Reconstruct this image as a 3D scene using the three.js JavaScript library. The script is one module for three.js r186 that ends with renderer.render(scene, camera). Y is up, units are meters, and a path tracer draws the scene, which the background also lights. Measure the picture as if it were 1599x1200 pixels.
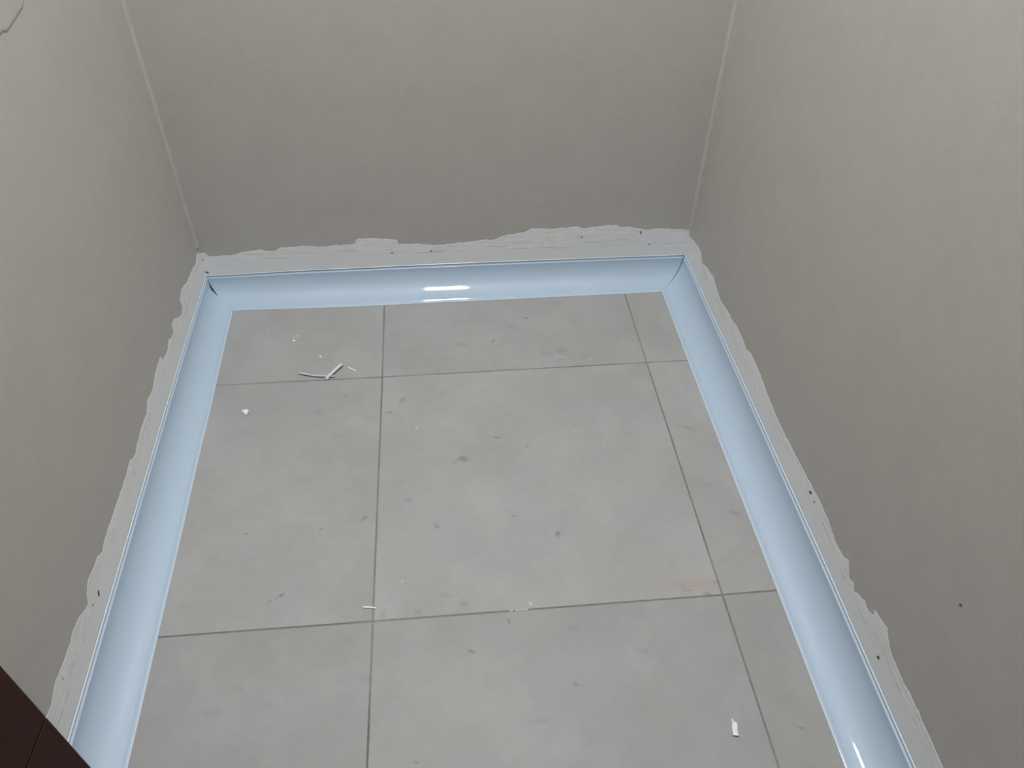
import * as THREE from 'three';
import { RectAreaLightUniformsLib } from 'three/addons/lights/RectAreaLightUniformsLib.js';
import { mergeGeometries, toCreasedNormals } from 'three/addons/utils/BufferGeometryUtils.js';

// ------------------------------------------------------------------ camera, light, exposure
const scene = new THREE.Scene();
scene.background = new THREE.Color(0.05, 0.052, 0.056);          // dim hallway air beyond the doorway
const camera = new THREE.PerspectiveCamera(51.4329, 1599 / 1200, 0.02, 30);
camera.position.set(0.144077, 1.213531, 1.308168);
camera.up.set(0.0526337, 0.7229888, -0.6888518);
camera.lookAt(0.144077 + 0.0811348, 1.213531 - 0.6906236, 1.308168 - 0.718649);
const renderer = new THREE.WebGLRenderer({ antialias: true });
renderer.toneMapping = THREE.LinearToneMapping;
renderer.toneMappingExposure = 3.8;
renderer.shadowMap.enabled = true;
RectAreaLightUniformsLib.init();
const LAMP = { x: 0.175, z: 0.385, w: 0.24, d: 0.7, nits: 18.2 };

// ------------------------------------------------------------------ helpers
function rng(seed) {
  let a = seed >>> 0;
  return () => { a = (a + 0x6d2b79f5) >>> 0; let t = a; t = Math.imul(t ^ (t >>> 15), t | 1); t ^= t + Math.imul(t ^ (t >>> 7), t | 61); return ((t ^ (t >>> 14)) >>> 0) / 4294967296; };
}
function hash(x, y, s) {
  let h = (Math.imul(x, 374761393) + Math.imul(y, 668265263) + Math.imul(s, 974634777)) | 0;
  h = Math.imul(h ^ (h >>> 13), 1274126177); h ^= h >>> 16;
  return (h >>> 0) / 4294967296;
}
const sstep = (a, b, x) => { const t = Math.min(1, Math.max(0, (x - a) / (b - a))); return t * t * (3 - 2 * t); };
function vnoise(x, y, s, px = 0, py = 0) {                         // value noise, 0..1; px, py: period when it has to tile
  const xi = Math.floor(x), yi = Math.floor(y), fx = sstep(0, 1, x - xi), fy = sstep(0, 1, y - yi);
  const wx = (i) => (px ? ((i % px) + px) % px : i), wy = (i) => (py ? ((i % py) + py) % py : i);
  const a = hash(wx(xi), wy(yi), s), b = hash(wx(xi + 1), wy(yi), s), c = hash(wx(xi), wy(yi + 1), s), d = hash(wx(xi + 1), wy(yi + 1), s);
  return a + (b - a) * fx + (c - a) * fy + (a - b - c + d) * fx * fy;
}
function fbm(x, y, s, oct = 4) { let v = 0, w = 0.5, n = 0; for (let i = 0; i < oct; i++) { v += w * vnoise(x, y, s + i * 17); n += w; w *= 0.5; x *= 2.03; y *= 2.03; } return v / n; }
const lerpTable = (tab) => (x) => {                                // smooth curve through [x, y] pairs
  if (x <= tab[0][0]) return tab[0][1];
  for (let i = 1; i < tab.length; i++) if (x <= tab[i][0]) { const t = (x - tab[i - 1][0]) / (tab[i][0] - tab[i - 1][0]); return tab[i - 1][1] + (tab[i][1] - tab[i - 1][1]) * sstep(0, 1, t); }
  return tab[tab.length - 1][1];
};
function dataTexture(w, h, fill, srgb) {
  const d = new Uint8Array(w * h * 4), c = [0, 0, 0];
  for (let y = 0; y < h; y++) for (let x = 0; x < w; x++) {
    fill(x, y, c); const k = (y * w + x) * 4;
    d[k] = Math.max(0, Math.min(255, c[0])); d[k + 1] = Math.max(0, Math.min(255, c[1])); d[k + 2] = Math.max(0, Math.min(255, c[2])); d[k + 3] = 255;
  }
  const t = new THREE.DataTexture(d, w, h, THREE.RGBAFormat);
  t.magFilter = THREE.LinearFilter; t.minFilter = THREE.LinearMipmapLinearFilter; t.generateMipmaps = true;
  t.wrapS = t.wrapT = THREE.RepeatWrapping; if (srgb) t.colorSpace = THREE.SRGBColorSpace; t.needsUpdate = true;
  return t;
}
const used = {};
function numbered(name) { const n = (used[name] = (used[name] ?? -1) + 1); return n ? `${name}_${String(n).padStart(3, '0')}` : name; }
function mesh(name, geometry, material, parent = scene) {
  const m = new THREE.Mesh(geometry, material); m.name = numbered(name); m.castShadow = m.receiveShadow = true; parent.add(m); return m;
}
function struct(name, o, label) { o.name = name; o.userData.kind = 'structure'; if (label) o.userData.label = label; if (!o.parent) scene.add(o); return o; }
function tag(o, label, category, group) { o.userData.label = label; o.userData.category = category; if (group) o.userData.group = group; return o; }
function quads(list) {                                             // [a, b, c, d, (uva, uvb, uvc, uvd)] -> flat-shaded geometry
  const p = [], uv = [];
  for (const q of list) for (const k of [0, 1, 2, 0, 2, 3]) { p.push(...q[k]); uv.push(...(q[k + 4] || [0, 0])); }
  const g = new THREE.BufferGeometry();
  g.setAttribute('position', new THREE.Float32BufferAttribute(p, 3)); g.setAttribute('uv', new THREE.Float32BufferAttribute(uv, 2)); g.computeVertexNormals();
  return g;
}
function creased(g, angle) { g.scale(1000, 1000, 1000); const c = toCreasedNormals(g, angle); c.scale(0.001, 0.001, 0.001); return c; }   // its vertex matching works in centimetres
function prism(plan, y0, y1) {                                     // plan corners [x, z] counter-clockwise seen from above; uv in metres
  const n = plan.length, L = []; let run = 0;
  for (let i = 0; i < n; i++) {
    const a = plan[i], b = plan[(i + 1) % n], l = Math.hypot(b[0] - a[0], b[1] - a[1]);
    L.push([[a[0], y0, a[1]], [b[0], y0, b[1]], [b[0], y1, b[1]], [a[0], y1, a[1]], [run, y0], [run + l, y0], [run + l, y1], [run, y1]]); run += l;
  }
  const top = plan.map((q) => [q[0], y1, q[1]]), bot = plan.map((q) => [q[0], y0, q[1]]).reverse();
  L.push([...top, ...top.map((q) => [q[0], q[2]])], [...bot, ...bot.map((q) => [q[0], q[2]])]);
  return quads(L);
}

// ------------------------------------------------------------------ measures of the room (metres)
const ZB = -0.3265, ZF = 1.64, H = 2.6, T = 0.12;                 // back wall, front wall, ceiling height, wall thickness
const xl = (z) => -0.423 + 0.006 * (z - ZB), xr = (z) => 0.7615 + 0.0065 * (z - ZB);

// ------------------------------------------------------------------ materials
const paintTone = dataTexture(512, 512, (x, y, c) => {             // roller-painted beige: fine stipple and slightly uneven coats
  const g = (vnoise(x / 3, y / 3, 3, 171, 171) - 0.5) * 3 + (vnoise(x / 16, y / 16, 5, 32, 32) - 0.5) * 3 + (vnoise(x / 64, y / 64, 8, 8, 8) - 0.5) * 2.5;
  c[0] = 183 + g; c[1] = 179.5 + g; c[2] = 172.5 + g;
}, true);
const paintBump = dataTexture(512, 512, (x, y, c) => { const v = 128 + 80 * (vnoise(x / 4, y / 4, 11, 128, 128) - 0.5) + 60 * (vnoise(x / 9, y / 9, 12, 57, 57) - 0.5); c[0] = c[1] = c[2] = v; });
for (const t of [paintTone, paintBump]) t.repeat.set(1.6, 1.6);
const paint = new THREE.MeshStandardMaterial({ map: paintTone, bumpMap: paintBump, bumpScale: 0.0004, roughness: 0.72, side: THREE.DoubleSide });
const ceilingPaint = new THREE.MeshStandardMaterial({ color: new THREE.Color(0.62, 0.615, 0.6), roughness: 0.9, side: THREE.DoubleSide });
const drawRipple = dataTexture(512, 4, (x, y, c) => { const v = 255 * (0.5 * vnoise(x / 4, 1, 51, 128, 1) + 0.3 * vnoise(x / 2, 2, 52, 256, 1) + 0.2 * vnoise(x / 16, 3, 53, 32, 1)); c[0] = c[1] = c[2] = v; });   // faint ripple across the drawn plastic, along its length
drawRipple.repeat.set(1.25, 1);
const pvc = new THREE.MeshPhysicalMaterial({ color: new THREE.Color(0.425, 0.54, 0.64), roughness: 0.52, clearcoat: 0.5, clearcoatRoughness: 0.045, bumpMap: drawRipple, bumpScale: 0.00015, side: THREE.DoubleSide });
const pvcLip = new THREE.MeshPhysicalMaterial({ color: new THREE.Color(0.6, 0.665, 0.71), roughness: 0.45, clearcoat: 0.3, clearcoatRoughness: 0.1, side: THREE.DoubleSide });
const pvcWhite = new THREE.MeshStandardMaterial({ color: new THREE.Color(0.82, 0.83, 0.82), roughness: 0.5, side: THREE.DoubleSide });
const pvcPale = new THREE.MeshStandardMaterial({ color: new THREE.Color(0.64, 0.68, 0.7), roughness: 0.4, side: THREE.DoubleSide });
const pvcBlue = new THREE.MeshStandardMaterial({ color: new THREE.Color(0.6, 0.66, 0.73), roughness: 0.4, side: THREE.DoubleSide });
const darkHole = new THREE.MeshStandardMaterial({ color: new THREE.Color(0.03, 0.03, 0.035), roughness: 0.95, side: THREE.DoubleSide });

// ------------------------------------------------------------------ floor: grout bed and tiles
const FX0 = -0.46, FW = 1.28, FZ0 = -0.36, FD = 2.0, PXF = 1000;    // the tile print: one map over the floor, 1 mm a pixel
const fw = FW * PXF, fd = FD * PXF, spots = [];
// dark scuffs and light plaster crumbs on the tiles: [x, z in mm, half length, half width, turn, tone, feathering]
for (const [x, z, a, b, turn, tone] of [
  [20, 112, 9, 3.5, 0.2, -34], [47, 76, 7, 10, 0.5, -30], [168, 254, 13, 8, 0.1, -34], [150, 260, 6, 5, 0.4, -22], [332, 450, 5, 7, 0.8, -46], [111, 414, 8, 5, 0.9, -26], [160, 668, 7, 2, 0.5, -46], [226, 620, 1.6, 5, 0, -46],
  [241, 202, 9, 2.5, 0.2, -28], [343, -181, 4, 4, 0, -56], [575, 597, 7, 5, 0.4, -34], [256, 403, 4, 2, 0.2, -40], [-22, 384, 7, 3, -0.6, -34], [-159, 538, 8, 3, -0.5, -42], [-176, 548, 5, 3, -0.5, -22],
  [256, -102, 4, 3.5, 0, -44], [70, 835, 5, 3, 0.3, -24], [320, 738, 5, 2.5, 0.2, -34], [-102, 403, 5, 3, 0.6, -24], [-236, 403, 2.6, 2.6, 0, -48], [654, 836, 7, 3, 0.1, -26], [300, -150, 12, 7, 0.4, -12],
  [409, -60, 14, 9, 0.2, -13], [372, -52, 14, 10, 0.3, -12], [180, -95, 18, 10, 0.3, -10], [60, 350, 10, 6, 0.1, -12], [640, 205, 22, 5, 0.3, -15], [675, 430, 12, 6, 0.3, -16], [640, 360, 16, 7, 0.2, -10], [15, 590, 6, 8, 0.1, -18],
  [-10, 700, 14, 7, 0.2, -9], [-205, 700, 12, 6, 0.2, -12], [-240, 735, 14, 7, 0.1, -10], [330, 640, 12, 6, 0.2, -9], [440, 690, 10, 5, 0.2, -10], [260, 790, 14, 6, 0.1, -10], [540, 585, 9, 3, 0.1, -14], [595, 575, 12, 4, 0.2, -14],
  [120, 560, 13, 6, 0.2, -10], [155, 580, 9, 4, 0.2, -13], [75, 590, 10, 5, 0.2, -14], [-130, 100, 10, 6, 0.3, -9], [-75, 55, 8, 5, 0.3, -12], [-90, 170, 9, 5, 0.1, -10], [270, 135, 10, 2.5, 0.1, -13], [300, 230, 5, 3, 0.2, -22],
]) spots.push({ x, z, a, b, turn, tone: [tone * 0.72, tone * 0.72, tone * 0.68] });
for (const [x, z, a, b, turn, tone] of [
  [77, 160, 2.6, 2.6, 0, 34], [48, 527, 2.6, 2.6, 0, 34], [404, 193, 2.6, 2, 0, 44], [457, 232, 2.2, 2, 0, 30], [396, -42, 5, 2, 0.5, 22], [407, -37, 8, 1.8, -0.2, 34], [421, -31, 6, 1.6, 0.2, 24], [443, -39, 3, 2, 0, 20],
  [472, -23, 2.4, 2.4, 0, 34], [267, 589, 4, 2.4, 0.5, 32], [-266, -174, 1.6, 11, 0.25, 22], [-203, -128, 3, 2, 0, 14], [-110, -120, 2, 2, 0, 10], [520, 330, 3, 2, 0.3, 14], [545, 430, 3, 2, 0.3, 12], [500, 560, 3, 1.6, 0.3, 12],
]) spots.push({ x, z, a, b, turn, tone: [tone, tone, tone] });
spots.push({ x: 558, z: 577, a: 46, b: 13, turn: 0.05, tone: [3, -9, -13], soft: true });   // reddish brick-dust smear by the joint
const spotGrid = new Map();
for (const s of spots) {
  const r = Math.max(s.a, s.b) * 1.6;
  for (let gx = Math.floor((s.x - r) / 40); gx <= Math.floor((s.x + r) / 40); gx++) for (let gz = Math.floor((s.z - r) / 40); gz <= Math.floor((s.z + r) / 40); gz++) {
    const k = `${gx},${gz}`; if (!spotGrid.has(k)) spotGrid.set(k, []); spotGrid.get(k).push(s);
  }
}
const tilePrint = dataTexture(fw, fd, (px, py, c) => {
  const x = px + FX0 * 1000, z = py + FZ0 * 1000, col = x < 0 ? 0 : x < 600 ? 1 : 2, row = z < 0 ? 0 : z < 600 ? 1 : z < 1200 ? 2 : 3, s = 40 + col * 5 + row * 31;
  const cloud = fbm(x / 120, z / 120, s, 4) - 0.5, patch = sstep(0.5, 0.72, fbm(x / 70 + 9, z / 70, s + 3, 3)), grain = vnoise(x / 1.7, z / 1.7, 91) - 0.5, mott = fbm(x / 14, z / 14, 77, 3) - 0.5;
  const v = cloud * 14 + patch * 3 + grain * 3 + mott * 4.5 + (hash(col, row, 5) - 0.5) * 3 - (row === 2 ? 5 : 0);
  const warm = (fbm(x / 150 + 3, z / 150 + 7, s + 9, 3) - 0.5) * 5;
  c[0] = 158 + v + warm * 0.5; c[1] = 158.5 + v; c[2] = 155.5 + v - warm;
  for (const sp of spotGrid.get(`${Math.floor(x / 40)},${Math.floor(z / 40)}`) || []) {
    const dx = x - sp.x, dz = z - sp.z, cs = Math.cos(sp.turn), sn = Math.sin(sp.turn), u = (dx * cs + dz * sn) / sp.a, w = (-dx * sn + dz * cs) / sp.b;
    const wob = (fbm(x / 2.6, z / 2.6, 21, 3) - 0.5) * 1.9, e = 1 - sstep(0.35, 1.25, Math.hypot(u, w) + wob);
    const m = sp.soft ? e * (0.5 + 0.7 * vnoise(x / 5, z / 5, 33)) : e;
    for (let k = 0; k < 3; k++) c[k] += sp.tone[k] * m;
  }
}, true);
tilePrint.wrapS = tilePrint.wrapT = THREE.ClampToEdgeWrapping;
const porcelain = new THREE.MeshStandardMaterial({ map: tilePrint, roughness: 0.55, side: THREE.DoubleSide });
const groutTone = dataTexture(512, 512, (x, y, c) => { const g = (vnoise(x / 3, y / 3, 4, 171, 171) - 0.5) * 16 + (vnoise(x / 40, y / 40, 6, 13, 13) - 0.5) * 34; c[0] = 124 + g; c[1] = 123 + g; c[2] = 119 + g; }, true);
const groutMat = new THREE.MeshStandardMaterial({ map: groutTone, roughness: 0.95, side: THREE.DoubleSide });
const floor = struct('floor', new THREE.Group());
const GW = 0.0014, TOP = 0, GROUT_Y = -0.0009;                    // half joint width, tile face, joint face
mesh('screed', prism([[xl(ZB) - T, ZF + T], [xr(ZF) + T, ZF + T], [xr(ZF) + T, ZB - T], [xl(ZB) - T, ZB - T]], -0.12, GROUT_Y), groutMat, floor);
{
  // joints run almost straight: the lattice of tile corners as laid
  const jx = [[-0.6, -0.6, -0.6, -0.6, -0.6], [0.0016, 0.0026, -0.0004, -0.0034, -0.004], [0.5992, 0.5992, 0.6003, 0.602, 0.603], [1.2, 1.2, 1.2, 1.2, 1.2]];
  const jz = [[-0.6, -0.6, -0.6, -0.6], [0.0008, 0.0008, -0.002, -0.002], [0.5994, 0.6004, 0.6005, 0.599], [1.2, 1.2, 1.2, 1.2], [1.8, 1.8, 1.8, 1.8]];
  for (let r = 0; r < 4; r++) for (let c = 0; c < 3; c++) {
    const cor = [[c, r, 1, 1], [c, r + 1, 1, -1], [c + 1, r + 1, -1, -1], [c + 1, r, -1, 1]].map(([i, k, sx, sz]) => {
      let x = jx[i][k] + sx * GW, z = jz[k][i] + sz * GW;
      z = Math.max(ZB - 0.01, Math.min(ZF + 0.01, z)); x = Math.max(xl(z) - 0.01, Math.min(xr(z) + 0.01, x));
      return [x, z];
    });
    const uv = (x, z) => [(x - FX0) / FW, (z - FZ0) / FD], B = 0.0006;
    const inn = cor.map(([x, z], i) => [x + [1, 1, -1, -1][i] * B, z + [1, -1, -1, 1][i] * B]);
    const L = [[...inn.map((q) => [q[0], TOP, q[1]]), ...inn.map((q) => uv(...q))]];
    for (let i = 0; i < 4; i++) {
      const k = (i + 1) % 4, a = cor[i], b = cor[k], ai = inn[i], bi = inn[k];
      L.push([[a[0], TOP - 0.0004, a[1]], [b[0], TOP - 0.0004, b[1]], [bi[0], TOP, bi[1]], [ai[0], TOP, ai[1]], uv(...a), uv(...b), uv(...bi), uv(...ai)]);
      L.push([[a[0], -0.009, a[1]], [b[0], -0.009, b[1]], [b[0], TOP - 0.0004, b[1]], [a[0], TOP - 0.0004, a[1]], uv(...a), uv(...b), uv(...b), uv(...a)]);
    }
    mesh('tile', quads(L), porcelain, floor);
  }
  // a short stretch of the near cross joint is wiped full with pale dust
  const dust = new THREE.MeshStandardMaterial({ color: new THREE.Color(0.44, 0.435, 0.415), roughness: 1, side: THREE.DoubleSide });
  for (const [x, w] of [[0.2325, 0.006], [0.25, 0.022]]) { const g = new THREE.BoxGeometry(w, 0.0012, 0.0036, 5, 1, 1); g.translate(x, -0.0004, 0.6); mesh('joint_dust', g, dust, floor); }
}

// ------------------------------------------------------------------ walls, ceiling
const wallBack = struct('wall_back', mesh('w', prism([[xl(ZB) - T, ZB], [xr(ZB) + T, ZB], [xr(ZB) + T, ZB - T], [xl(ZB) - T, ZB - T]], -0.12, H), paint));
const wallLeft = struct('wall_left', mesh('w', prism([[xl(ZF + T) - T, ZF + T], [xl(ZF + T), ZF + T], [xl(ZB), ZB], [xl(ZB) - T, ZB]], -0.12, H), paint));
const wallRight = struct('wall_right', mesh('w', prism([[xr(ZF + T), ZF + T], [xr(ZF + T) + T, ZF + T], [xr(ZB) + T, ZB], [xr(ZB), ZB]], -0.12, H), paint));
const DX0 = -0.335, DX1 = 0.68, DH = 2.04;                         // doorway in the front wall, behind the camera
const wallFront = struct('wall_front', mesh('w', mergeGeometries([
  prism([[xl(ZF), ZF + T], [DX0, ZF + T], [DX0, ZF], [xl(ZF), ZF]], -0.12, H), prism([[DX1, ZF + T], [xr(ZF), ZF + T], [xr(ZF), ZF], [DX1, ZF]], -0.12, H), prism([[DX0, ZF + T], [DX1, ZF + T], [DX1, ZF], [DX0, ZF]], DH, H)]), paint));
struct('ceiling', mesh('w', prism([[xl(ZB) - T, ZF + T], [xr(ZF) + T, ZF + T], [xr(ZF) + T, ZB - T], [xl(ZB) - T, ZB - T]], H, H + 0.12), ceilingPaint));

// rounded paint fillets in the two back corners
function fillet(cx, sx, parent) {
  const r = 0.007, n = 6, L = [], at = (i) => { const a = (i / n) * Math.PI / 2; return [cx + sx * (r - r * Math.sin(a)), ZB + r - r * Math.cos(a)]; };
  for (let i = 0; i < n; i++) { const a = at(i), b = at(i + 1), y0 = 0.14, y1 = H; L.push([[a[0], y0, a[1]], [b[0], y0, b[1]], [b[0], y1, b[1]], [a[0], y1, a[1]], [i * 0.002, y0], [i * 0.002 + 0.002, y0], [i * 0.002 + 0.002, y1], [i * 0.002, y1]]); }
  return mesh('corner_fillet', creased(quads(L), 0.8), paint, parent);
}
fillet(xl(ZB), 1, wallLeft); fillet(xr(ZB), -1, wallRight);

// ------------------------------------------------------------------ filler: the bare, ragged plaster strip above the skirting
// outlines in wall measures, mm: along the wall, height
const EDGE_BACK = [-424,124,-408,124,-402,113,-351,115,-312,124,-278,129,-266,122,-245,122,-235,130,-176,133,-147,129,-109,132,-61,132,-55,140,-48,148,-9,147,43,140,45,127,96,127,134,121,157,122,218,127,258,132,266,128,305,142,351,149,365,158,420,155,480,159,494,152,521,156,573,160,584,152,604,153,647,143,683,144,762,138];
const EDGE_RIGHT = [-326,118,-306,125,-256,138,-225,134,-210,120,-181,131,-127,140,-104,133,-60,124,5,134,12,131,51,140,92,139,117,134,142,143,189,142,241,134,277,131,297,129,334,127,400,130,460,134,517,138,561,135,595,127,624,130,638,139,656,118,669,124,677,114,705,131,722,128,736,139,729,145,747,150,768,156,776,146,796,135,837,130,868,134,914,132,955,129];
const EDGE_LEFT = [-326,126,-312,130,-292,122,-241,131,-194,135,-163,145,-144,146,-126,138,-129,120,-107,114,-89,121,-64,138,-40,140,-39,124,-18,124,-2,135,19,124,59,131,61,143,84,144,115,142,147,134,159,134,182,140,204,128,248,130,307,122,327,134,355,130,398,131,449,132,479,133,500,132,515,127,530,138,552,139,576,144,593,135,606,120,632,133,657,139,683,137,718,139,743,142,767,134,781,136];
// specks and small pits on the strip: mm along, mm height, half length, half height, turn
const PITS = {
  b: [[-417, 68, 5, 2, -0.6], [-418, 104, 2, 2, 0], [662, 99, 2.2, 1.6, 0], [28, 103, 2.6, 1.6, 0], [122, 104, 2.6, 1.6, 0], [637, 134, 1.6, 6, 0.2], [491, 128, 2, 2, 0]],
  r: [[781, 96, 4, 2.6, 0.9], [486, 122, 5, 3, 0.7], [505, 120, 3, 1.6, 0.4]], l: [[573, 99, 3, 5.5, 0.6], [597, 106, 1.8, 1.8, 0], [726, 125, 0.8, 3.5, 0.1]],
};
function fillerMaterial(seed, s0, pits) {
  const w = 2000, h = 170, tone = [], bump = new Float32Array(w * h);
  const edgeBits = (x, y) => {                                      // remains of the old paint edge: thin broken scratches along 100 to 112 mm
    const line = 101 + 5 * (fbm(x / 90, 3, seed, 3) - 0.5) * 2, line2 = 113 + 7 * (fbm(x / 60, 9, seed + 4, 3) - 0.5) * 2;
    const on = sstep(0.5, 0.62, fbm(x / 34, 1, seed + 7, 3)), on2 = sstep(0.52, 0.66, fbm(x / 26, 5, seed + 9, 3));
    return Math.max(on * (1 - sstep(0.4, 1.5, Math.abs(y - line))), 0.8 * on2 * (1 - sstep(0.4, 1.4, Math.abs(y - line2))));
  };
  const map = dataTexture(w, h, (x, y, c) => {
    const X = x + s0, e = edgeBits(X, y), streak = fbm(X / 46, y / 2.6, seed + 2, 3) - 0.5, blot = fbm(X / 15, y / 9, seed + 5, 3) - 0.5, rough = sstep(96, 108, y);
    let v = streak * (4 + 12 * rough) + blot * (3 + 10 * rough) - 26 * e;
    let p = 0;
    for (const [a, b, u, k, t] of pits) { const dx = X - a, dy = y - b; if (Math.abs(dx) > 14 || Math.abs(dy) > 14) continue; const cs = Math.cos(t), sn = Math.sin(t); p = Math.max(p, 1 - sstep(0.75, 1.15, Math.hypot((dx * cs + dy * sn) / u, (-dx * sn + dy * cs) / k))); }
    v -= 165 * p; bump[y * w + x] = 0.5 + 0.25 * streak * (0.4 + rough) + 0.2 * blot * rough - 0.3 * e - 0.4 * p;
    c[0] = 229 + v; c[1] = 230 + v; c[2] = 228 + v;
  }, true);
  const bm = dataTexture(w, h, (x, y, c) => { c[0] = c[1] = c[2] = 255 * bump[y * w + x]; });
  for (const t of [map, bm]) { t.repeat.set(1000 / w, 1000 / h); t.offset.set(-s0 / w, 0); t.wrapT = THREE.ClampToEdgeWrapping; }
  return new THREE.MeshStandardMaterial({ map, bumpMap: bm, bumpScale: 0.0012, roughness: 0.95, side: THREE.DoubleSide });
}
function fillerStrip(flat, end, seed, material, place, parent) {
  const rnd = rng(seed), pts = [];
  for (let i = 0; i < flat.length; i += 2) pts.push([flat[i], flat[i + 1]]);
  for (let s = pts[pts.length - 1][0] + 14; s < end; s += 10 + 26 * rnd()) pts.push([s, 122 + 20 * rnd()]);
  if (end > pts[pts.length - 1][0]) pts.push([end, 128]);
  const edge = [];
  for (let i = 0; i + 1 < pts.length; i++) {
    const [a, b] = [pts[i], pts[i + 1]], l = Math.hypot(b[0] - a[0], b[1] - a[1]), n = Math.max(1, Math.round(l / 3.2)), nx = -(b[1] - a[1]) / l, ny = (b[0] - a[0]) / l;
    for (let k = 0; k < n; k++) { const t = k / n, j = k ? (rnd() - 0.5) * 1.7 + (fbm((a[0] + l * t) / 9, i, seed, 2) - 0.5) * 3 : 0; edge.push([a[0] + (b[0] - a[0]) * t + nx * j, a[1] + (b[1] - a[1]) * t + ny * j]); }
  }
  edge.push(pts[pts.length - 1]);
  const sh = new THREE.Shape(); sh.moveTo(pts[0][0] / 1000, 0.05);
  for (const [x, y] of edge) sh.lineTo(x / 1000, y / 1000);
  sh.lineTo(pts[pts.length - 1][0] / 1000, 0.05); sh.closePath();
  const g = new THREE.ExtrudeGeometry(sh, { depth: 0.0003, bevelEnabled: true, bevelThickness: 0.0003, bevelSize: 0.0012, bevelOffset: -0.0012, bevelSegments: 1, curveSegments: 1 });
  const p = g.attributes.position, v = new THREE.Vector3();
  for (let i = 0; i < p.count; i++) { const q = place(p.getX(i), p.getY(i), p.getZ(i)); p.setXYZ(i, q[0], q[1], q[2]); }
  g.computeVertexNormals();
  const m = mesh('filler_strip', g, material, parent); m.userData.label = 'pale bare filler strip with a ragged upper edge'; return m;
}
fillerStrip(EDGE_BACK, 0, 101, fillerMaterial(311, -430, PITS.b), (s, y, d) => [s, y, ZB - 0.0002 + d], wallBack);
fillerStrip(EDGE_LEFT, 1635, 102, fillerMaterial(322, -340, PITS.l), (s, y, d) => [xl(s) - 0.0002 + d, y, s], wallLeft);
fillerStrip(EDGE_RIGHT, 1635, 103, fillerMaterial(333, -340, PITS.r), (s, y, d) => [xr(s) + 0.0002 - d, y, s], wallRight);

// an old patched area high on the left wall: a thin skim with a rounded lower corner
{
  const sh = new THREE.Shape(); sh.moveTo(0.03, 0.86); sh.lineTo(0.045, 0.829); sh.lineTo(0.075, 0.8115); sh.quadraticCurveTo(0.128, 0.8055, 0.146, 0.804); sh.quadraticCurveTo(0.152, 0.8045, 0.155, 0.8075); sh.lineTo(0.2, 0.81); sh.lineTo(0.31, 0.835); sh.lineTo(0.33, 1.02); sh.lineTo(0.08, 1.04); sh.closePath();
  const g = new THREE.ExtrudeGeometry(sh, { depth: 0.0012, bevelEnabled: true, bevelThickness: 0.0008, bevelSize: 0.004, bevelOffset: -0.004, bevelSegments: 3, curveSegments: 8 });
  const p = g.attributes.position; for (let i = 0; i < p.count; i++) p.setXYZ(i, xl(p.getX(i)) - 0.0006 + p.getZ(i), p.getY(i), p.getX(i));
  g.computeVertexNormals(); mesh('skim_patch', g, paint, wallLeft).userData.label = 'thin raised skim patch painted over';
  const nick = new THREE.SphereGeometry(0.0021, 10, 6); nick.scale(0.35, 0.5, 1.3); nick.rotateX(-0.7); nick.translate(xr(0.835) - 0.0003, 0.335, 0.835);
  mesh('nick', nick, darkHole, wallRight).userData.label = 'small dark nick in the paint';
}

// ------------------------------------------------------------------ coved skirting: hollow extruded profile, mitred in the corners
const COVE = (() => { const a = 5.2, b = 58.6, m = 22.2, c = (a * a + b * b - 2 * m * m) / (2 * (a + b) - 4 * m), r = Math.SQRT2 * (c - m), t0 = Math.asin((c - b) / r); return { c, r, t0, t1: Math.PI / 2 - t0 }; })();
const arc = (R, n, back) => Array.from({ length: n + 1 }, (_, i) => { const t = COVE.t0 + (COVE.t1 - COVE.t0) * (back ? n - i : i) / n; return [Math.max(0.2, COVE.c - R * Math.cos(t)), Math.max(0.15, COVE.c - R * Math.sin(t))]; });
const PROFILE = [                                                   // mm: u out from the wall, v up; a hollow shell, step and ridge on top, toe groove below
  [0.2, 65.4], [1.3, 65.2], [1.3, 61.2], [2.0, 60.6], [4.6, 59.9], [5.2, 59.4], ...arc(COVE.r, 28), [60.4, 3.9], [61.0, 3.5], [61.6, 3.9], [65.2, 3.4], [65.2, 0.15], [61, 0.15], ...arc(COVE.r + 2.1, 28, true), [0.2, 61],
];
const TOP_LIP = [[0.1, 67], [1.9, 67], [2.5, 66.6], [2.6, 65.9], [2.2, 65.3], [0.1, 65.2]], TOE_LIP = [[65.0, 3.6], [66.1, 3.2], [66.8, 2.2], [67, 0.15], [65.0, 0.15]];
function sweep(profile, len0, len1, gap0, gap1, su, sv, place, steps) {
  const n = profile.length, pos = [], L = [];
  for (let i = 0; i <= steps; i++) for (const [u, v] of profile) {
    const ua = u * su(len0) / 67000, ub = u * su(len1) / 67000;
    const a = len0 + (gap0 ? ua + gap0(u) : 0), b = len1 - (gap1 ? ub + gap1(u) : 0), s = a + (b - a) * i / steps;
    pos.push(place(s, 0.0012 + u * su(s) / 67000, v * sv(s) / 67000));
  }
  for (let i = 0; i < steps; i++) for (let k = 0; k < n; k++) { const q = (k + 1) % n; const s0 = i / steps * (len1 - len0), s1 = (i + 1) / steps * (len1 - len0), v0 = k * 0.003; L.push([pos[i * n + k], pos[i * n + q], pos[(i + 1) * n + q], pos[(i + 1) * n + k], [s0, v0], [s0, v0 + 0.003], [s1, v0 + 0.003], [s1, v0]]); }
  const flat = profile.map(([u, v]) => new THREE.Vector2(u, v));
  for (const f of THREE.ShapeUtils.triangulateShape(flat, [])) for (const i of [0, steps]) { const t = f.map((k) => pos[i * n + k]); L.push([t[0], t[1], t[2], t[2]]); }
  return creased(quads(L), 0.4);
}
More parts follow.
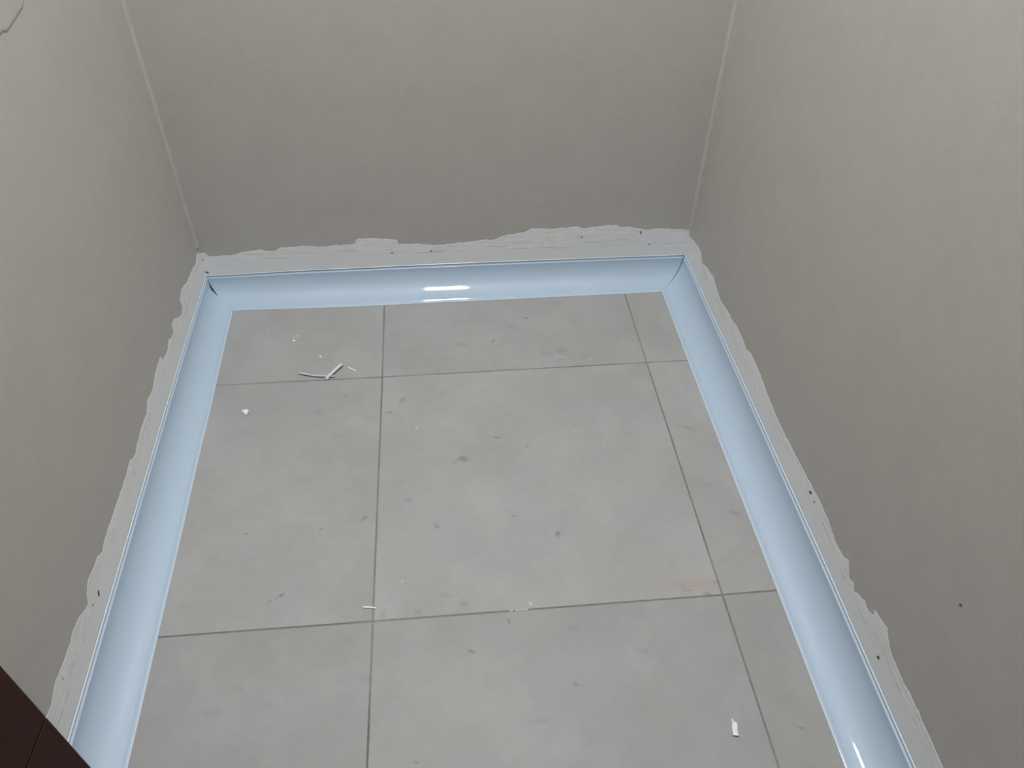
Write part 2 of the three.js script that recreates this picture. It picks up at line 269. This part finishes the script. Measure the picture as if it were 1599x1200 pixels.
function skirting(name, ...how) {
  const o = struct(name, mesh('s', sweep(PROFILE, ...how), pvc));
  mesh('top_lip', sweep(TOP_LIP, ...how), pvcLip, o); mesh('toe_lip', sweep(TOE_LIP, ...how), pvcLip, o);
  return o;
}
const hair = () => 0.00035;
skirting('baseboard_back', xl(ZB), xr(ZB), hair, (u) => 0.0005 + 0.0012 * (1 - sstep(25, 60, u)),
  lerpTable([[-0.42, 65.2], [-0.06, 71.8], [0.15, 70.6], [0.6, 68], [0.76, 65.4]]), lerpTable([[-0.42, 61.5], [-0.15, 66.4], [0.16, 68.3], [0.48, 68], [0.76, 66.6]]), (s, u, v) => [s, v, ZB + u], 36);
skirting('baseboard_left', ZB, ZF - 0.002, (u) => 0.0004 + (u > 3 && u < 27 ? 0.0115 * Math.sin(Math.PI * Math.pow((u - 3) / 24, 0.8)) : 0), null,
  lerpTable([[-0.33, 61.5], [0.16, 64.8], [0.48, 67.2], [0.82, 69.2], [1.6, 68]]), lerpTable([[-0.33, 61], [0.06, 65.5], [0.5, 64.5], [0.8, 62.5], [1.6, 63]]), (s, u, v) => [xl(s) + u, v, s], 44);
skirting('baseboard_right', ZB, ZF - 0.002, (u) => 0.0024 + 0.0014 * (1 - sstep(14, 60, u)), null,
  lerpTable([[-0.33, 66.4], [0.19, 69.4], [0.5, 69.2], [0.9, 70.6], [1.6, 70]]), lerpTable([[-0.33, 67.5], [0.15, 71], [0.55, 71], [0.93, 66], [1.6, 67]]), (s, u, v) => [xr(s) - u, v, s], 44);
used.s = used.w = undefined;

// ------------------------------------------------------------------ door: a dark brown leaf standing open along the left wall, frame behind the camera
const woodTone = dataTexture(512, 512, (x, y, c) => { const g = (fbm(x / 5, y / 90, 61, 4) - 0.5) * 16 + (vnoise(x / 1.5, y / 30, 63, 341, 17) - 0.5) * 5; c[0] = 56 + g * 0.6; c[1] = 28 + g * 0.4; c[2] = 22 + g * 0.35; }, true);
const brown = new THREE.MeshPhysicalMaterial({ map: woodTone, roughness: 0.6, specularIntensity: 0.35, side: THREE.DoubleSide });
{
  const door = struct('door_1', new THREE.Group());
  door.userData.label = 'dark brown door leaf with a horizontal groove, standing open';
  const A = new THREE.Vector2(-0.28, 0.9126), dir = new THREE.Vector2(-0.0523, 0.9986), th = 0.03, W = 0.7;
  const nrm = new THREE.Vector2(-dir.y, dir.x);                     // from the visible face towards the wall
  const P = (l, d) => [A.x + dir.x * l + nrm.x * d, A.y + dir.y * l + nrm.y * d];
  const slab = (l0, l1, d0, d1, y0, y1, b) => {                     // a board with its edges eased by b
    const box = new THREE.Shape(); box.moveTo(l0 + b, y0 + b); box.lineTo(l1 - b, y0 + b); box.lineTo(l1 - b, y1 - b); box.lineTo(l0 + b, y1 - b); box.closePath();
    const g = new THREE.ExtrudeGeometry(box, { depth: d1 - d0 - 2 * b, bevelEnabled: true, bevelThickness: b, bevelSize: b, bevelSegments: 2 });
    const p = g.attributes.position; for (let i = 0; i < p.count; i++) { const q = P(p.getX(i), d0 + b + p.getZ(i)); p.setXYZ(i, q[0], p.getY(i), q[1]); }
    g.computeVertexNormals(); return g;
  };
  const GY = 0.398;
  mesh('rail_panel', slab(0, W, 0, th, 0.014, GY - 0.0015, 0.0012), brown, door);
  mesh('door_panel', slab(0, W, 0, th, GY + 0.0015, 2.0, 0.0012), brown, door);
  mesh('core', slab(0.003, W - 0.003, 0.006, th - 0.006, 0.02, 1.98, 0.001), brown, door);
  const lever = new THREE.TubeGeometry(new THREE.CatmullRomCurve3([new THREE.Vector3(0.055, 1.02, 0), new THREE.Vector3(0.055, 1.02, -0.04), new THREE.Vector3(0.075, 1.02, -0.052), new THREE.Vector3(0.17, 1.02, -0.052)]), 24, 0.008, 10);
  { const p = lever.attributes.position; for (let i = 0; i < p.count; i++) { const q = P(p.getX(i), p.getZ(i)); p.setXYZ(i, q[0], p.getY(i), q[1]); } lever.computeVertexNormals(); }
  mesh('handle', lever, new THREE.MeshStandardMaterial({ color: new THREE.Color(0.6, 0.6, 0.58), metalness: 1, roughness: 0.35 }), door);
  const frame = struct('trim_1', mesh('w2', mergeGeometries([
    prism([[DX0, ZF + T], [DX0 + 0.02, ZF + T], [DX0 + 0.02, ZF], [DX0, ZF]], 0, DH), prism([[DX1 - 0.02, ZF + T], [DX1, ZF + T], [DX1, ZF], [DX1 - 0.02, ZF]], 0, DH), prism([[DX0, ZF + T], [DX1, ZF + T], [DX1, ZF], [DX0, ZF]], DH - 0.02, DH)]), brown));
}

// ------------------------------------------------------------------ ceiling lamp: a flat opal panel in a thin frame
{
  const g = new THREE.Group(); g.name = 'ceiling_light'; g.position.set(LAMP.x, H, LAMP.z); scene.add(g);
  tag(g, 'flat white panel lamp with a thin frame on the ceiling', 'lamp');
  const t = 0.02, w = LAMP.w + 2 * t, d = LAMP.d + 2 * t, L = [];
  for (const [a, b, x, z] of [[w, t, 0, d / 2 - t / 2], [w, t, 0, -d / 2 + t / 2], [t, d, w / 2 - t / 2, 0], [t, d, -w / 2 + t / 2, 0]]) { const q = new THREE.BoxGeometry(a, 0.04, b); q.translate(x, -0.02, z); L.push(q); }
  mesh('frame', mergeGeometries(L), pvcWhite, g);
  const df = new THREE.BoxGeometry(LAMP.w, 0.012, LAMP.d); df.translate(0, -0.024, 0);
  mesh('diffuser', df, new THREE.MeshStandardMaterial({ color: 0xffffff, emissive: 0xffffff, emissiveIntensity: 0.9, roughness: 0.6 }), g);
  const light = new THREE.RectAreaLight(new THREE.Color(0.985, 0.985, 1.03), LAMP.nits, LAMP.w, LAMP.d);
  light.position.set(LAMP.x, H - 0.034, LAMP.z); light.rotation.x = -Math.PI / 2; scene.add(light);
}

// ------------------------------------------------------------------ offcuts and crumbs lying on the floor (mm, as x, height, z)
function ribbon(pts, width, thick, tilt, bevel = 0.15) {           // a flat sliver swept along a path; tilt rolls it about its own length
  const curve = new THREE.CatmullRomCurve3(pts.map((q) => new THREE.Vector3(q[0] / 1000, q[1] / 1000, q[2] / 1000))), n = 18, pos = [], L = [];
  const sec = [[-width / 2, -thick / 2], [width / 2 - bevel, -thick / 2], [width / 2, 0], [width / 2 - bevel, thick / 2], [-width / 2 + bevel, thick / 2], [-width / 2, 0]];
  for (let i = 0; i <= n; i++) {
    const c = curve.getPoint(i / n), t = curve.getTangent(i / n), side = new THREE.Vector3(-t.z, 0, t.x).normalize(), up = new THREE.Vector3().crossVectors(side, t).multiplyScalar(-1).normalize();
    if (up.y < 0) up.negate();
    const cs = Math.cos(tilt), sn = Math.sin(tilt), e1 = side.clone().multiplyScalar(cs).addScaledVector(up, sn), e2 = up.clone().multiplyScalar(cs).addScaledVector(side, -sn);
    for (const [a, b] of sec) { const q = c.clone().addScaledVector(e1, a / 1000).addScaledVector(e2, b / 1000); pos.push([q.x, q.y, q.z]); }
  }
  const m = sec.length;
  for (let i = 0; i < n; i++) for (let k = 0; k < m; k++) { const q = (k + 1) % m; L.push([pos[i * m + k], pos[i * m + q], pos[(i + 1) * m + q], pos[(i + 1) * m + k]]); }
  for (const i of [0, n]) { const o = i * m; L.push([pos[o], pos[o + 1], pos[o + 2], pos[o + 3]], [pos[o], pos[o + 3], pos[o + 4], pos[o + 5]]); }
  return quads(L);
}
function place(name, g, material, label, category, group) {        // moves the thing's origin to its base
  g.computeBoundingBox(); const b = g.boundingBox, x = (b.min.x + b.max.x) / 2, z = (b.min.z + b.max.z) / 2, y = b.min.y;
  g.translate(-x, -y, -z); const m = mesh(name, g, material); m.position.set(x, 0.0001, z);
  return tag(m, label, category, group);
}
place('trim_shaving', ribbon([[-180, 3.9, -23], [-148, 3.6, -12.5], [-125, 3.5, -9], [-101, 3.2, -7]], 7.2, 1.5, 0.5), pvcBlue, 'curved pale blue plastic shaving lying beside the tile joint', 'shaving');
{
  const m = place('trim_shaving', ribbon([[-119, 2.4, 1.5], [-117, 5.2, -2], [-108, 6.2, -14], [-98, 7, -28], [-90, 7.6, -38], [-87, 6.2, -42.5]], 8.4, 0.9, 0.15), pvcPale, 'straight white shaving lying across one end of the curved blue shaving', 'shaving');
  m.position.y = 0.0012;
}
place('plastic_sliver', ribbon([[-75, 1, -36], [-65, 1, -28.5], [-55.5, 1, -21.5]], 2.8, 1.6, 0), pvcWhite, 'short thin white sliver just right of the two crossed shavings', 'sliver');
place('plastic_sliver', ribbon([[-17, 1.2, 573], [-6, 1.2, 574.6], [4, 1.2, 576.5]], 2.9, 2.2, 0), pvcWhite, 'small white sliver lying across the lengthwise tile joint', 'sliver');
{
  // bent offcut: two curled strands that join at the square end
  const at = (x, z) => { const t = 0.2, dx = x * 1.3, dz = z; return [550 + dx * Math.cos(t) - dz * Math.sin(t), 840 + dx * Math.sin(t) + dz * Math.cos(t)]; };
  const sh = new THREE.Shape(); const o = [[-2.6, 0], [3.4, 0], [3, -5], [2.8, -11], [3.4, -16], [2.6, -20.5], [1, -22], [-0.2, -21.6], [-0.4, -24.5], [-1.8, -26], [-2.8, -24], [-2.7, -13]];
  o.forEach(([x, z], i) => (i ? sh.lineTo(x, -z) : sh.moveTo(x, -z))); sh.closePath();
  const g = new THREE.ExtrudeGeometry(sh, { depth: 0.7, bevelEnabled: true, bevelThickness: 0.25, bevelSize: 0.25, bevelSegments: 1, steps: 1 });
  const p = g.attributes.position;
  for (let i = 0; i < p.count; i++) { const x = p.getX(i), z = -p.getY(i), h = p.getZ(i), [X, Z] = at(x, z); p.setXYZ(i, X / 1000, (h + 0.22 * (x - 0.3) * (x - 0.3) + 0.012 * (z + 12) * (z + 12)) / 1000, Z / 1000); }
  g.computeVertexNormals();
  place('trim_offcut', g, pvcWhite, 'curled white offcut with a square end lying near the right-hand joint', 'offcut');
}
{
  const sh = new THREE.Shape(); [[-290, 86], [-282, 82], [-277, 84], [-273, 91], [-275.5, 94.5], [-275, 100], [-279, 99], [-284, 92]].forEach(([x, z], i) => (i ? sh.lineTo(x, -z) : sh.moveTo(x, -z))); sh.closePath();
  const g = new THREE.ExtrudeGeometry(sh, { depth: 2, bevelEnabled: true, bevelThickness: 0.6, bevelSize: 0.6, bevelOffset: -0.6, bevelSegments: 1 });
  const p = g.attributes.position;
  for (let i = 0; i < p.count; i++) { const x = p.getX(i), z = -p.getY(i), h = p.getZ(i); p.setXYZ(i, x / 1000, (h + 0.1 * (x + 290) + 0.16 * Math.abs(x + 281)) / 1000, z / 1000); }
  g.computeVertexNormals();
  place('plaster_chip', g, pvcWhite, 'triangular white chip lying alone on the tile by the left skirting', 'chip');
}
[[-203, -135, 3.2, 'larger white crumb of the three near the far left corner'], [-205, -147, 1.9, 'small crumb just behind the larger white crumb'], [-195, -152, 2.4, 'crumb a little to the right of the larger white crumb'], [-138, -76, 2.2, 'lone slim white crumb just behind the crossed shavings']].forEach(([x, z, r, label], i) => {
  const g = new THREE.IcosahedronGeometry(r / 1000, 1), p = g.attributes.position;
  for (let k = 0; k < p.count; k++) { const f = 0.8 + 0.4 * hash(Math.round(p.getX(k) * 1e6), Math.round(p.getZ(k) * 1e6 + p.getY(k) * 3e6), i); p.setXYZ(k, p.getX(k) * f, p.getY(k) * f * 0.7, p.getZ(k) * f * (i === 3 ? 1.9 : 1)); }
  g.computeVertexNormals(); g.translate(x / 1000, 0, z / 1000);
  place('plaster_crumb', g, pvcWhite, label, 'crumb');
});

renderer.render(scene, camera);
